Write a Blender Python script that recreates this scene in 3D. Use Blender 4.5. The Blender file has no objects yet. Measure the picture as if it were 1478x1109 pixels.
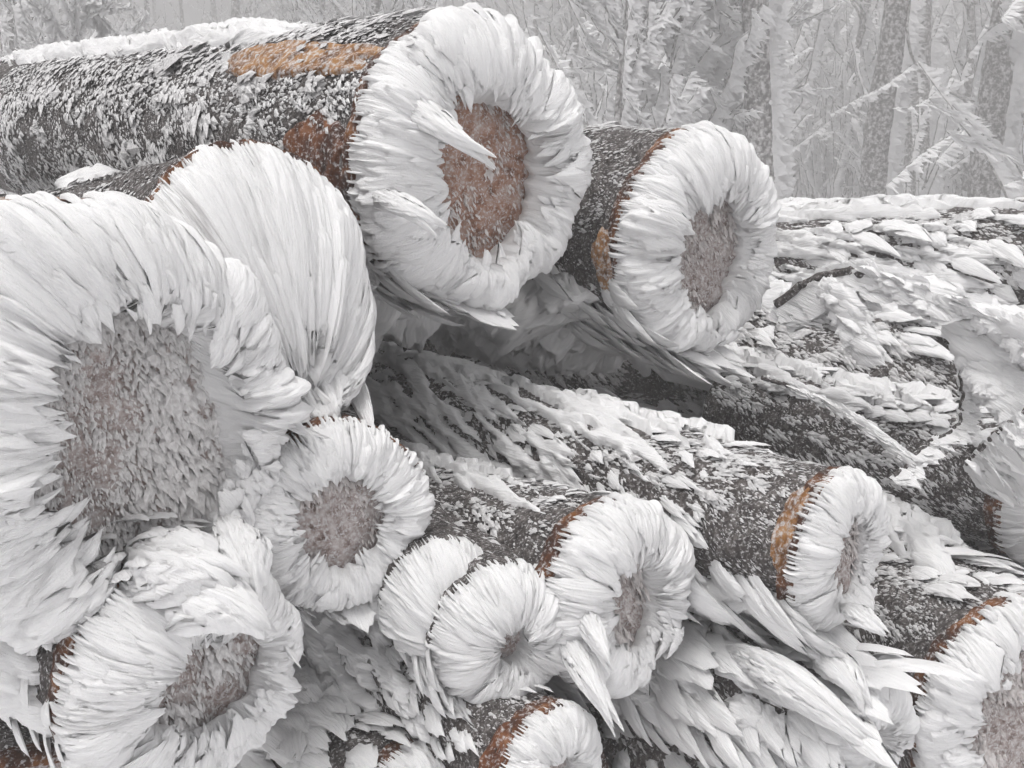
import bpy, math, random
import numpy as np
from mathutils import Vector, Matrix

# ------------------------------------------------------------------ camera, sky, sun, exposure
scene = bpy.context.scene
col = scene.collection
FPX = 1585.0                       # focal length in photo pixels (photo 1478 wide)
PITCH = math.radians(15.0)
CAM = np.array([0.0, 0.0, 1.35])
FWD = np.array([0.0, math.cos(PITCH), -math.sin(PITCH)])
UPC = np.array([0.0, math.sin(PITCH), math.cos(PITCH)])
RGT = np.array([1.0, 0.0, 0.0])

cam_d = bpy.data.cameras.new('camera')
cam_d.sensor_width = 36.0
cam_d.lens = 36.0 * FPX / 1478.0
cam_d.clip_start = 0.05
cam_d.clip_end = 400.0
cam = bpy.data.objects.new('camera', cam_d)
col.objects.link(cam)
cam.location = CAM
cam.rotation_euler = (math.radians(90) - PITCH, 0, 0)
scene.camera = cam

SUN_EL, SUN_AZ = math.radians(76), math.radians(215)    # overcast light, brighter from behind and left of the camera
world = bpy.data.worlds.new('World')
scene.world = world
world.use_nodes = True
wn = world.node_tree.nodes
wl = world.node_tree.links
wn.clear()
w_out = wn.new('ShaderNodeOutputWorld')
w_bg = wn.new('ShaderNodeBackground')
w_hs = wn.new('ShaderNodeHueSaturation')
w_sky = wn.new('ShaderNodeTexSky')
w_sky.sky_type = 'NISHITA'
w_sky.sun_disc = False
w_sky.sun_elevation = SUN_EL
w_sky.sun_rotation = SUN_AZ
w_sky.dust_density = 4.0
w_hs.inputs['Saturation'].default_value = 0.06          # cloud-white sky
w_bg.inputs['Strength'].default_value = 0.10
wl.new(w_sky.outputs[0], w_hs.inputs['Color'])
wl.new(w_hs.outputs[0], w_bg.inputs['Color'])
wl.new(w_bg.outputs[0], w_out.inputs['Surface'])

sun_d = bpy.data.lights.new('sun', 'SUN')
sun_d.energy = 1.5
sun_d.angle = math.radians(40)
sun_d.color = (1.0, 0.97, 0.94)
sun = bpy.data.objects.new('sun', sun_d)
col.objects.link(sun)
sdir = Vector((math.sin(SUN_AZ) * math.cos(SUN_EL), math.cos(SUN_AZ) * math.cos(SUN_EL), math.sin(SUN_EL)))
sun.rotation_euler = sdir.to_track_quat('Z', 'Y').to_euler()
sun.location = (0, 0, 12)

vs = scene.view_settings
vs.view_transform = 'Standard'
vs.look = 'None'
vs.exposure = 0.58
vs.gamma = 1.0
vs.use_curve_mapping = False
scene.render.engine = 'CYCLES'
cy = scene.cycles
cy.use_denoising = True
cy.use_adaptive_sampling = True
cy.adaptive_threshold = 0.08
cy.max_bounces = 5
cy.diffuse_bounces = 3
cy.glossy_bounces = 2
cy.volume_bounces = 1
cy.transparent_max_bounces = 4

# ------------------------------------------------------------------ small maths
def P(px, py, d):
    return CAM + d * (FWD + (px - 739.0) / FPX * RGT + (554.5 - py) / FPX * UPC)

def nrm(v):
    v = np.asarray(v, float)
    return v / np.maximum(np.linalg.norm(v, axis=-1, keepdims=True), 1e-9)

def hash3(i, j, k, seed):
    h = (i * 374761393 + j * 668265263 + k * 2147483647 + seed * 1274126177) & 0x7fffffff
    h = ((h ^ (h >> 13)) * 1274126177) & 0x7fffffff
    h = ((h ^ (h >> 16)) * 668265263) & 0x7fffffff
    return ((h ^ (h >> 15)) & 0xffffff) / float(0xffffff)

def vnoise(p, seed=0):
    p = np.asarray(p, float)
    f = np.floor(p).astype(np.int64)
    w = p - f
    w = w * w * (3 - 2 * w)
    r = 0
    for a in (0, 1):
        for b in (0, 1):
            for c in (0, 1):
                k = (w[..., 0] if a else 1 - w[..., 0]) * (w[..., 1] if b else 1 - w[..., 1]) * (w[..., 2] if c else 1 - w[..., 2])
                r = r + k * hash3(f[..., 0] + a, f[..., 1] + b, f[..., 2] + c, seed)
    return r

def fbm(p, seed=0, octaves=3):
    p = np.asarray(p, float)
    s, a, t = 0, 1.0, 0
    for o in range(octaves):
        s = s + a * vnoise(p * (2.03 ** o) + 17.3 * o, seed + o)
        t += a
        a *= 0.5
    return s / t

def sstep(a, b, x):
    x = np.clip((x - a) / (b - a), 0, 1)
    return x * x * (3 - 2 * x)

GROW = nrm([0.60, -0.74, -0.26])       # the rime grows into the wind: towards the right and the viewer, a little down

# ------------------------------------------------------------------ materials
def newmat(name):
    m = bpy.data.materials.new(name)
    m.use_nodes = True
    n = m.node_tree.nodes
    l = m.node_tree.links
    b = n['Principled BSDF']
    return m, n, l, b

def ramp(n, stops):
    r = n.new('ShaderNodeValToRGB')
    e = r.color_ramp.elements
    while len(e) < len(stops):
        e.new(0.5)
    for q, (p, c) in zip(e, stops):
        q.position = p
        q.color = (c[0], c[1], c[2], 1)
    return r

def mat_rime(name, c0, c1, fibre=True, bump=1.0, rough=0.65, sss=0.0):
    m, n, l, b = newmat(name)
    tc = n.new('ShaderNodeTexCoord')
    no = n.new('ShaderNodeTexNoise')
    no.inputs['Detail'].default_value = 4
    mp = n.new('ShaderNodeMapping')
    if fibre:
        l.new(tc.outputs['UV'], mp.inputs['Vector'])
        mp.inputs['Scale'].default_value = (260, 22, 1)
        no.inputs['Scale'].default_value = 1.0
    else:
        l.new(tc.outputs['Object'], mp.inputs['Vector'])
        no.inputs['Scale'].default_value = 120
    l.new(mp.outputs[0], no.inputs['Vector'])
    r = ramp(n, [(0.30, c0), (0.62, c1)])
    l.new(no.outputs['Fac'], r.inputs[0])
    l.new(r.outputs[0], b.inputs['Base Color'])
    b.inputs['Roughness'].default_value = rough
    b.inputs['Specular IOR Level'].default_value = 0.2
    if sss:
        b.inputs['Subsurface Weight'].default_value = sss
        b.inputs['Subsurface Radius'].default_value = (1, 1, 1)
        b.inputs['Subsurface Scale'].default_value = 0.006
    g = n.new('ShaderNodeTexNoise')
    g.inputs['Scale'].default_value = 420
    g.inputs['Detail'].default_value = 2
    l.new(tc.outputs['Object'], g.inputs['Vector'])
    ad = n.new('ShaderNodeMath')
    ad.operation = 'MULTIPLY_ADD'
    l.new(g.outputs['Fac'], ad.inputs[0])
    ad.inputs[1].default_value = 0.35
    l.new(no.outputs['Fac'], ad.inputs[2])
    bm = n.new('ShaderNodeBump')
    bm.inputs['Strength'].default_value = bump
    bm.inputs['Distance'].default_value = 0.004
    l.new(ad.outputs[0], bm.inputs['Height'])
    l.new(bm.outputs[0], b.inputs['Normal'])
    return m

def mat_noise(name, stops, scale, detail=6, rough=0.8, bump=0.5, dist=0.006, stretch=(1, 1, 1), rough_n=0.6, frost=None):
    m, n, l, b = newmat(name)
    tc = n.new('ShaderNodeTexCoord')
    mp = n.new('ShaderNodeMapping')
    mp.inputs['Scale'].default_value = stretch
    l.new(tc.outputs['UV'] if stretch != (1, 1, 1) else tc.outputs['Object'], mp.inputs['Vector'])
    no = n.new('ShaderNodeTexNoise')
    no.inputs['Scale'].default_value = scale
    no.inputs['Detail'].default_value = detail
    no.inputs['Roughness'].default_value = rough_n
    l.new(mp.outputs[0], no.inputs['Vector'])
    r = ramp(n, stops)
    l.new(no.outputs['Fac'], r.inputs[0])
    if frost:
        fs, lo, hi = frost                                   # hoar specks: noise scale, from, to
        fn = n.new('ShaderNodeTexNoise')
        fn.inputs['Scale'].default_value = fs
        fn.inputs['Detail'].default_value = 5
        fn.inputs['Roughness'].default_value = 0.7
        l.new(tc.outputs['Object'], fn.inputs['Vector'])
        mr = n.new('ShaderNodeMapRange')
        mr.inputs['From Min'].default_value = lo
        mr.inputs['From Max'].default_value = hi
        l.new(fn.outputs['Fac'], mr.inputs['Value'])
        mx = n.new('ShaderNodeMix')
        mx.data_type = 'RGBA'
        l.new(mr.outputs[0], mx.inputs['Factor'])
        l.new(r.outputs[0], mx.inputs['A'])
        mx.inputs['B'].default_value = (0.62, 0.61, 0.615, 1)
        l.new(mx.outputs['Result'], b.inputs['Base Color'])
    else:
        l.new(r.outputs[0], b.inputs['Base Color'])
    b.inputs['Roughness'].default_value = rough
    b.inputs['Specular IOR Level'].default_value = 0.25
    bm = n.new('ShaderNodeBump')
    bm.inputs['Strength'].default_value = bump
    bm.inputs['Distance'].default_value = dist
    l.new(no.outputs['Fac'], bm.inputs['Height'])
    l.new(bm.outputs[0], b.inputs['Normal'])
    return m

M = {}
M['rime'] = mat_rime('rime', (0.86, 0.86, 0.875), (0.93, 0.93, 0.935), sss=0.35)
M['rime_far'] = mat_rime('rime_on_trees', (0.86, 0.86, 0.875), (0.93, 0.93, 0.935))
M['flake'] = mat_rime('frost_flakes', (0.50, 0.495, 0.50), (0.74, 0.735, 0.74), fibre=False, bump=0.2)
M['greycrust'] = mat_rime('grey_frost_crust', (0.62, 0.60, 0.60), (0.84, 0.83, 0.83), fibre=False, bump=0.25)
M['crust'] = mat_rime('frost_crust', (0.54, 0.49, 0.475), (0.78, 0.75, 0.745), fibre=False, bump=0.25)
M['bark'] = mat_noise('bark', [(0.30, (0.020, 0.017, 0.017)), (0.52, (0.075, 0.066, 0.063)), (0.66, (0.17, 0.155, 0.15)), (0.8, (0.42, 0.41, 0.41))], 70, bump=0.8, frost=(160, .53, .68))
M['rim'] = mat_noise('bark_edge', [(0.30, (0.018, 0.010, 0.008)), (0.50, (0.075, 0.028, 0.014)), (0.66, (0.22, 0.085, 0.025)), (0.8, (0.30, 0.14, 0.05))], 22, bump=0.7, frost=(120, .52, .66))
M['wood'] = mat_noise('stripped_wood', [(0.28, (0.05, 0.02, 0.012)), (0.42, (0.17, 0.075, 0.025)), (0.58, (0.36, 0.18, 0.065)), (0.74, (0.48, 0.30, 0.15))], 26, bump=0.5, frost=(90, .47, .64))
M['rot'] = mat_noise('torn_bark', [(0.28, (0.02, 0.009, 0.006)), (0.46, (0.09, 0.032, 0.016)), (0.62, (0.20, 0.075, 0.03)), (0.78, (0.34, 0.17, 0.09))], 26, bump=0.9, frost=(110, .52, .66))
M['face'] = mat_noise('cut_wood', [(0.30, (0.10, 0.060, 0.048)), (0.46, (0.32, 0.26, 0.245)), (0.60, (0.48, 0.43, 0.42)), (0.76, (0.66, 0.64, 0.64))], 60, bump=0.7, frost=(170, .48, .62))
M['face_red'] = mat_noise('cut_wood_reddish', [(0.30, (0.12, 0.05, 0.03)), (0.46, (0.32, 0.17, 0.115)), (0.62, (0.42, 0.30, 0.255)), (0.78, (0.56, 0.52, 0.51))], 34, bump=0.7, frost=(150, .50, .66))
M['snow'] = mat_noise('snow', [(0.3, (0.74, 0.74, 0.76)), (0.7, (0.86, 0.86, 0.87))], 9, bump=0.5, dist=0.03)
M['tree_bark'] = mat_noise('tree_bark', [(0.30, (0.035, 0.031, 0.029)), (0.6, (0.09, 0.082, 0.078)), (0.8, (0.22, 0.21, 0.2))], 16, bump=0.6, frost=(22, .44, .62))

# ------------------------------------------------------------------ objects
def mesh_obj(name, verts, faces, mat, parent=None, uv=None, smooth=True, kind=None, origin=None):
    """verts (V,3) float, faces (F,k) int array of equal-sized faces (or list of such arrays)."""
    verts = np.asarray(verts, np.float32)
    if origin is not None:
        verts = verts - np.asarray(origin, np.float32)
    if not isinstance(faces, list):
        faces = [faces]
    me = bpy.data.meshes.new(name)
    me.vertices.add(len(verts))
    me.vertices.foreach_set('co', verts.ravel())
    loops = np.concatenate([f.ravel() for f in faces]).astype(np.int32)
    sizes = np.concatenate([np.full(len(f), f.shape[1]) for f in faces]).astype(np.int32)
    starts = np.concatenate([[0], np.cumsum(sizes)[:-1]]).astype(np.int32)
    me.loops.add(len(loops))
    me.loops.foreach_set('vertex_index', loops)
    me.polygons.add(len(sizes))
    me.polygons.foreach_set('loop_start', starts)
    me.update(calc_edges=True)
    if uv is not None:
        lay = me.uv_layers.new(name='UVMap')
        lay.data.foreach_set('uv', np.asarray(uv, np.float32)[loops].ravel())
    me.polygons.foreach_set('use_smooth', np.full(len(sizes), bool(smooth)))
    me.materials.append(mat)
    o = bpy.data.objects.new(name, me)
    col.objects.link(o)
    if parent is not None:
        o.parent = parent
    if kind:
        o['kind'] = kind
    return o

def thing(name, loc, label, cat, group=None):
    o = bpy.data.objects.new(name, None)
    o.empty_display_size = 0.1
    col.objects.link(o)
    o.location = loc
    o['label'] = label
    o['category'] = cat
    if group:
        o['group'] = group
    return o

def grid_faces(a, b, wrap_b=False, flip=False):
    i, j = np.meshgrid(np.arange(a - 1), np.arange(b if wrap_b else b - 1), indexing='ij')
    j2 = (j + 1) % b
    f = np.stack([i * b + j, i * b + j2, (i + 1) * b + j2, (i + 1) * b + j], -1).reshape(-1, 4)
    return f[:, ::-1] if flip else f

def bez(p, t):
    """p (N,4,3), t (N,...) -> point and tangent"""
    sh = (len(p),) + (1,) * (t.ndim - 1) + (3,)
    a, b, c, d = (p[:, k].reshape(sh) for k in range(4))
    t = t[..., None]
    u = 1 - t
    return u**3 * a + 3 * u * u * t * b + 3 * u * t * t * c + t**3 * d, 3 * (u * u * (b - a) + 2 * u * t * (c - b) + t * t * (d - c))

def plume_batch(bz, side, width, thick, rng, nt=18, ns=23, root=0.45, rag=0.22, point=0.45, ridge=0.35, wob=0.3):
    """feathers of rime: bz (N,4,3) centre lines, side (N,3) across; returns verts (N,V,3), faces, uv (N,V,2)"""
    bz = np.asarray(bz, float)
    N = len(bz)
    width = np.broadcast_to(width, (N,)).astype(float)
    thick = np.broadcast_to(thick, (N,)).astype(float)
    side = nrm(side)
    s = np.linspace(-1, 1, ns)
    t = np.linspace(0, 1, nt) ** 0.9
    # every column of the feather is a fibre of its own length: a ragged, barbed tip
    r1 = rng.random((N, ns))
    r2 = rng.random((N, ns))
    coarse = rng.random((N, max(3, ns // 4) + 1))
    xs = np.linspace(0, coarse.shape[1] - 1, ns)
    i0 = np.clip(np.floor(xs).astype(int), 0, coarse.shape[1] - 2)
    fr = xs - i0
    co = coarse[:, i0] * (1 - fr) + coarse[:, i0 + 1] * fr
    off = rng.uniform(-0.45, 0.45, (N, 1))
    env = 1 - point * np.abs(s[None] - off * (1 - np.abs(s[None]))) ** 1.35
    e = env * (1 - rag * (0.55 * co + 0.45 * r1))
    tt = t[None, :, None] * e[:, None, :]                          # N,nt,ns
    c, tan = bez(bz, tt)
    tan = nrm(tan)
    nor = nrm(np.cross(side[:, None, None, :], tan))
    wprof = root + (1 - root) * sstep(0, 0.55, tt)
    wprof = wprof * (1 - 0.30 * sstep(0.6, 1.0, tt))
    jl, jr = rng.random((N, nt, 1)), rng.random((N, nt, 1))
    jig = 1 + wob * ((jl - 0.5) * (s < 0)[None, None, :] + (jr - 0.5) * (s > 0)[None, None, :])
    across = s[None, None, :] * width[:, None, None] * 0.5 * wprof * jig
    dome = np.sqrt(np.clip(1 - s**2, 0, 1))[None, None, :]
    tpr = np.sin(np.pi * np.clip(0.10 + 0.90 * tt / np.maximum(e[:, None, :], 0.01), 0, 1)) ** 0.55
    rid = (r1[:, None, :] * (1 - tt) + r2[:, None, :] * tt) - 0.5
    fine = rng.random((N, nt, ns)) - 0.5
    h = thick[:, None, None] * tpr * (dome + ridge * (rid + 0.35 * fine) * (0.25 + 0.75 * dome))
    top = c + across[..., None] * side[:, None, None, :] + h[..., None] * nor
    V = top.reshape(N, -1, 3)
    q = grid_faces(nt, ns)
    f1 = np.concatenate([q[:, [0, 1, 2]], q[:, [0, 2, 3]]])
    i = np.arange(nt - 1)                                          # flat underside, edge to edge, and a closed tip
    M0 = nt * ns
    b = np.stack([M0 + i, M0 + i + 1, M0 + nt + i + 1, M0 + nt + i], -1)
    f2 = np.concatenate([b[:, [0, 1, 2]], b[:, [0, 2, 3]]])
    j = np.arange(1, ns - 1)
    l0 = M0 + 2 * nt
    f3 = np.stack([l0 + 0 * j, l0 + j, l0 + j + 1], -1)
    V = np.concatenate([V, top[:, :, 0], top[:, :, -1], top[:, -1]], 1)
    L = np.linalg.norm(bz[:, 3] - bz[:, 0], axis=1)
    uv1 = np.stack([across, tt * L[:, None, None] + 0 * across], -1).reshape(N, -1, 2)
    uv1 = uv1 + rng.random((N, 1, 2)) * 9
    u4 = uv1.reshape(N, nt, ns, 2)
    uv1 = np.concatenate([uv1, u4[:, :, 0], u4[:, :, -1], u4[:, -1]], 1)
    return V, np.concatenate([f1, f2, f3]), uv1

def join_batch(V, F, UV):
    N, v = V.shape[:2]
    f = (F[None] + (np.arange(N) * v)[:, None, None]).reshape(-1, F.shape[1])
    return V.reshape(-1, 3), f, UV.reshape(-1, 2)

def flakes(pos, nor, d, ln, wd, rng, lift=0.35):
    """little frost scales: closed six-point leaves growing along d, standing off the surface"""
    N = len(pos)
    d = nrm(d)
    nor = nrm(nor)
    g = nrm(d + nor * np.asarray(lift).reshape(-1, 1))
    side = nrm(np.cross(g, nor))
    up = nrm(np.cross(side, g))
    ln = np.asarray(ln)[:, None]
    wd = np.asarray(wd)[:, None]
    a = rng.uniform(0.35, 0.6, (N, 1))
    k = rng.uniform(-0.25, 0.25, (N, 1))
    root = pos - nor * ln * 0.08
    v = np.stack([root, pos + g * ln * a - side * wd * 0.5, pos + g * ln * (a + 0.1) + side * wd * 0.5,
                  pos + g * ln * a + up * wd * 0.22, pos + g * ln + side * (wd * k) + up * wd * 0.04], 1)
    f = np.array([[0, 3, 1], [0, 2, 3], [1, 3, 4], [3, 2, 4], [0, 1, 4], [0, 4, 2]])
    ff = (f[None] + (np.arange(N) * 5)[:, None, None]).reshape(-1, 3)
    return v.reshape(-1, 3), ff

# ------------------------------------------------------------------ ground
def gz(y):
    """the forest floor falls away behind the pile"""
    return -0.55 - 0.115 * np.log1p(np.exp((np.asarray(y, float) - 8) / 1.5)) * 1.5

def build_ground():
    n = 90
    g = np.linspace(-1, 1, n)
    x, y = np.meshgrid(np.sign(g) * np.abs(g) ** 2.2 * 70, np.sign(g) * np.abs(g) ** 2.2 * 70 + 4, indexing='ij')
    near = np.exp(-((x * x + (y - 4) ** 2) / 900))
    z = 0.35 * (fbm(np.stack([x * 0.5, y * 0.5, 0 * x], -1), 3) - 0.5) * near + 0.12 * (fbm(np.stack([x * 2, y * 2, 0 * x], -1), 5) - 0.5) * near
    z = z + gz(y)
    o = mesh_obj('ground', np.stack([x, y, z], -1).reshape(-1, 3), grid_faces(n, n, flip=True), M['snow'])
    o['kind'] = 'structure'
    o['label'] = 'snow covered forest floor under the log pile and trees'

build_ground()

# ------------------------------------------------------------------ frosted logs
class Log:
    def __init__(s, key, px, py, d, rpx, az, el=0.0, length=2.2, taper=0.9, seed=1):
        s.key = key
        s.c = P(px, py, d)
        s.r = rpx * d / FPX
        az, el = math.radians(az), math.radians(el)
        s.a = np.array([math.sin(az) * math.cos(el), -math.cos(az) * math.cos(el), -math.sin(el)])   # out of the cut face
        s.rt = nrm([-s.a[1], s.a[0], 0.0])
        s.up = np.cross(s.a, s.rt)
        s.len = length
        s.taper = taper
        s.seed = seed
        s.rng = np.random.default_rng(seed)
        back = s.c - s.a * length
        s.base = np.array([(s.c[0] + back[0]) / 2, (s.c[1] + back[1]) / 2, min(s.c[2], back[2]) - s.r])
    def e(s, th):
        return np.cos(th)[..., None] * s.rt + np.sin(th)[..., None] * s.up
    def ephi(s, th):
        return -np.sin(th)[..., None] * s.rt + np.cos(th)[..., None] * s.up
    def rad(s, th, z):
        """radius of the bark at angle th, z metres behind the cut face (z >= 0)"""
        q = np.stack([np.cos(th) * 1.4, np.sin(th) * 1.4, z * 2.2 + 7.1 * s.seed], -1)
        k = 1 + (s.taper - 1) * z / s.len
        fl = np.stack([np.cos(th) * 5, np.sin(th) * 5, z * 5 + 3.3 * s.seed], -1)
        return s.r * k * (1 + 0.16 * (fbm(q, s.seed) - 0.5) + 0.06 * (fbm(fl, s.seed + 9) - 0.5))
    def pt(s, th, z):
        return s.c - s.a * z[..., None] + s.e(th) * s.rad(th, z)[..., None]

def hole_fn(tab):
    """periodic interpolation of (angle in degrees, value)"""
    tab = sorted(tab)
    x = np.array([tab[-1][0] - 360] + [q[0] for q in tab] + [tab[0][0] + 360], float)
    y = np.array([tab[-1][1]] + [q[1] for q in tab] + [tab[0][1]], float)
    def f(th):
        dg = np.degrees(th) % 360
        i = np.clip(np.searchsorted(x, dg) - 1, 0, len(x) - 2)
        w = (dg - x[i]) / (x[i + 1] - x[i])
        w = w * w * (3 - 2 * w)
        return y[i] * (1 - w) + y[i + 1] * w
    return f

def build_log(lg, label, hole=((0, .45),), reach=((0, .45),), flare=0.12, shift=(0.10, -0.06), nplume=30, seedp=0,
              collar=True, flake_n=5000, flake_size=1.0, flake_th=(60, 300), bare=0.35, patches=(), tplumes=(), face='face', face_n=900,
              extra=(), crusts=(), group='frosted logs in the pile', rimw=0.03, crust='crust', pl_w=1.0, grain=1.0, rim_m='rim'):
    R = np.random.default_rng(lg.seed * 7 + 5 + seedp)
    root = thing('frosted_log', lg.base, label, 'log', group)
    B = lg.base
    r = lg.r
    # --- bark
    nth, nz = 84, 46
    z = (np.linspace(0, 1, nz) ** 1.4) * lg.len
    th = np.linspace(0, 2 * np.pi, nth, endpoint=False)
    Z, TH = np.meshgrid(z, th, indexing='ij')
    v = lg.pt(TH, Z)
    fine = fbm(np.stack([np.cos(TH) * r * 40, np.sin(TH) * r * 40, Z * 40], -1), lg.seed + 3)
    v = v + lg.e(TH) * ((fine - 0.5) * 0.016)[..., None]
    vv = np.concatenate([v.reshape(-1, 3), [lg.c - lg.a * lg.len]])
    capf = np.array([[(nz - 1) * nth + j, (nz - 1) * nth + (j + 1) % nth, nz * nth] for j in range(nth)])
    mesh_obj('bark', vv, [grid_faces(nz, nth, True), capf], M['bark'], root, origin=B)
    # --- raw edge of the bark at the cut
    zz = np.linspace(-0.004, rimw, 5)
    Z, TH = np.meshgrid(zz, np.linspace(0, 2 * np.pi, 140, endpoint=False), indexing='ij')
    rr = lg.rad(TH, np.maximum(Z, 0)) + 0.006 + 0.012 * (fbm(np.stack([np.cos(TH) * 9, np.sin(TH) * 9, Z * 30], -1), lg.seed + 4) - 0.5)
    Zj = Z + 0.6 * rimw * (fbm(np.stack([np.cos(TH) * 4, np.sin(TH) * 4, Z * 0], -1), lg.seed + 8) - 0.4) * (Z > 0.6 * rimw)
    v = lg.c - lg.a * Zj[..., None] + lg.e(TH) * rr[..., None]
    inner = lg.c + lg.a * 0.004 + lg.e(TH[0]) * (rr[0] - 0.03)[..., None]
    v = np.concatenate([inner[None], v], 0)
    mesh_obj('bark_edge', v.reshape(-1, 3), grid_faces(6, 140, True), M[rim_m], root, origin=B)
    # --- cut face with frost grains
    nr = 26
    q = np.linspace(0, 1, nr)
    Q, TH = np.meshgrid(q, np.linspace(0, 2 * np.pi, 90, endpoint=False), indexing='ij')
    rr = (lg.rad(TH, np.zeros_like(TH)) - 0.012) * Q
    lump = fbm(np.stack([rr * np.cos(TH) * 28, rr * np.sin(TH) * 28, 0 * rr + lg.seed], -1), lg.seed + 5)
    v = lg.c + lg.a * (0.002 + 0.03 * (lump - 0.3) * np.minimum(1, (1 - Q) * 6))[..., None] + lg.e(TH) * rr[..., None]
    cf = mesh_obj('cut_face', v.reshape(-1, 3), grid_faces(nr, 90, True, flip=True), M[face], root, origin=B)
    if face_n:
        qr = np.sqrt(R.random(face_n)) * 0.85 * r
        qt = R.random(face_n) * 2 * np.pi
        p = lg.c + lg.a * 0.006 + lg.e(qt) * qr[:, None]
        dens = fbm(np.stack([qr * np.cos(qt) * 14, qr * np.sin(qt) * 14, 0 * qr], -1), lg.seed + 31)
        dd = -lg.up[None] * 0.9 + lg.e(qt) * R.uniform(-.4, .4, (face_n, 1)) + lg.rt * R.uniform(-.4, .4, (face_n, 1))
        ln = grain * R.uniform(.008, .026, face_n) * (0.25 + 4.5 * np.clip(dens - .25, 0, 1) ** 1.6 + 0.5 * np.clip(np.sin(qt) * qr / r, 0, 1))
        fv, ff = flakes(p, np.repeat(lg.a[None], face_n, 0), dd, ln, ln * R.uniform(.25, .5, face_n), R, lift=R.uniform(.2, .9, face_n))
        mesh_obj('frost_grains', fv, ff, M[crust], cf, kind='stuff', smooth=False, origin=B)
    # --- stripped or torn patches
    for (t0, t1, z0, z1, mk) in patches:
        a, b = 26, 34
        S, U = np.meshgrid(np.linspace(-1, 1, a), np.linspace(-1, 1, b), indexing='ij')
        wob = 0.75 + 0.55 * fbm(np.stack([S * 2, U * 2, 0 * S + lg.seed], -1), lg.seed + 12)
        e1 = np.sqrt(1 - 0.5 * U**2) * wob
        e2 = np.sqrt(1 - 0.5 * S**2) * wob
        TH = np.radians((t0 + t1) / 2) + np.radians((t1 - t0) / 2) * S * e1
        Z = np.maximum((z0 + z1) / 2 + (z1 - z0) / 2 * U * e2, 0.004)
        h = 0.011 * np.clip((1 - np.maximum(np.abs(S), np.abs(U))) * 6, -0.6, 1) + 0.016 * (fbm(np.stack([S * 3, U * 9, 0 * S], -1), lg.seed + 14) - 0.5)
        v = lg.pt(TH, Z) + lg.e(TH) * h[..., None]
        mesh_obj({'wood': 'stripped_wood', 'rot': 'torn_bark', 'rim': 'torn_bark'}[mk], v.reshape(-1, 3), grid_faces(a, b), M[mk], root, origin=B)
    # --- thick streaked rime crusts on the trunk: (theta0, theta1, z0, z1, thickness)
    for (t0, t1, z0, z1, tk) in crusts:
        a = int(np.clip(math.radians(t1 - t0) * lg.r / 0.0055, 40, 100))
        b = int(np.clip((z1 - z0) / 0.011, 40, 130))
        S, U = np.meshgrid(np.linspace(-1, 1, a), np.linspace(-1, 1, b), indexing='ij')
        wob = 0.66 + 0.6 * fbm(np.stack([S * 2.5, U * 2.5, 0 * S + lg.seed], -1), lg.seed + 82)
        TH = np.radians((t0 + t1) / 2) + np.radians((t1 - t0) / 2) * S * wob
        Z = np.maximum((z0 + z1) / 2 + (z1 - z0) / 2 * U * wob, 0.0)
        edge = np.clip((1 - np.maximum(np.abs(S), np.abs(U))) * 3, 0, 1) ** 1.2
        q = TH * lg.r + 0.30 * Z                              # fibres run along the wind
        lay = fbm(np.stack([q * 22, Z * 6, 0 * S + lg.seed], -1), lg.seed + 83, 3)
        fib = fbm(np.stack([q * 120, Z * 14 + lay * 2, 0 * S], -1), lg.seed + 84, 2)
        cell = vnoise(np.stack([q * 45, 0 * Z, 0 * S], -1), lg.seed + 85)
        step = (Z * 11 + 2.2 * lay + 2.5 * cell) % 1.0        # lapped sheets, each ending in a ragged lip
        h = edge * (tk * (0.35 + 0.9 * lay) + (0.010 + 0.25 * tk) * (1 - step) ** 0.6 + (0.006 + 0.2 * tk) * (fib - .5)) - 0.012 * (edge <= 0)
        # thin crusts are worn through in streaks that run with the wind, more so towards their edges
        hol = fbm(np.stack([q * 55, Z * 9, 0 * S + 3.0 * lg.seed], -1), lg.seed + 86, 3)
        thr = (0.42 if tk < 0.03 else 0.26) + 0.20 * (1 - edge)
        h = h - 0.06 * sstep(thr + 0.07, thr - 0.05, hol)
        v = lg.pt(TH, Z) + lg.e(TH) * h[..., None]
        uvc = np.stack([TH * lg.r, Z], -1)
        mesh_obj('rime_crust', v.reshape(-1, 3), grid_faces(a, b), M['rime'], root, uv=uvc.reshape(-1, 2), origin=B)
    # --- frost scales on the bark
    if flake_n:
        n = int(flake_n * 2.0)
        t = np.radians(R.uniform(flake_th[0], flake_th[1], n))
        zz = R.random(n) ** 1.25 * min(lg.len, 2.3) + 0.008
        dens = fbm(np.stack([np.cos(t) * 3, np.sin(t) * 3, zz * 6], -1), lg.seed + 21, 2)
        topness = np.clip(np.sin(t), 0, 1)
        keep = R.random(n) < np.clip((dens - bare) * 5 + 0.55 + topness * 0.9, 0.2, 1) * (0.25 + 0.75 * sstep(0.0, 0.10, zz))
        for (t0, t1, z0, z1, mk) in patches:
            dg = np.degrees(t)
            ins = (dg > t0) & (dg < t1) & (zz > z0) & (zz < z1)
            keep &= ~(ins & (R.random(n) > 0.40))
        for (t0, t1, z0, z1, tk) in crusts:
            dg = np.degrees(t)
            mt, mz = (t1 - t0) * .12, (z1 - z0) * .12
            ins = (dg > t0 + mt) & (dg < t1 - mt) & (zz > z0 + mz) & (zz < z1 - mz)
            keep &= ~(ins & (R.random(n) > (0.7 if tk < .03 else .2)))
        toward = (lg.e(t) * nrm(CAM[None] - lg.pt(t, zz))).sum(1)
        keep &= toward > -0.15
        t, zz, dens, topness = t[keep], zz[keep], dens[keep], topness[keep]
        n = len(t)
        p = lg.pt(t, zz)
        nor = lg.e(t)
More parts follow.
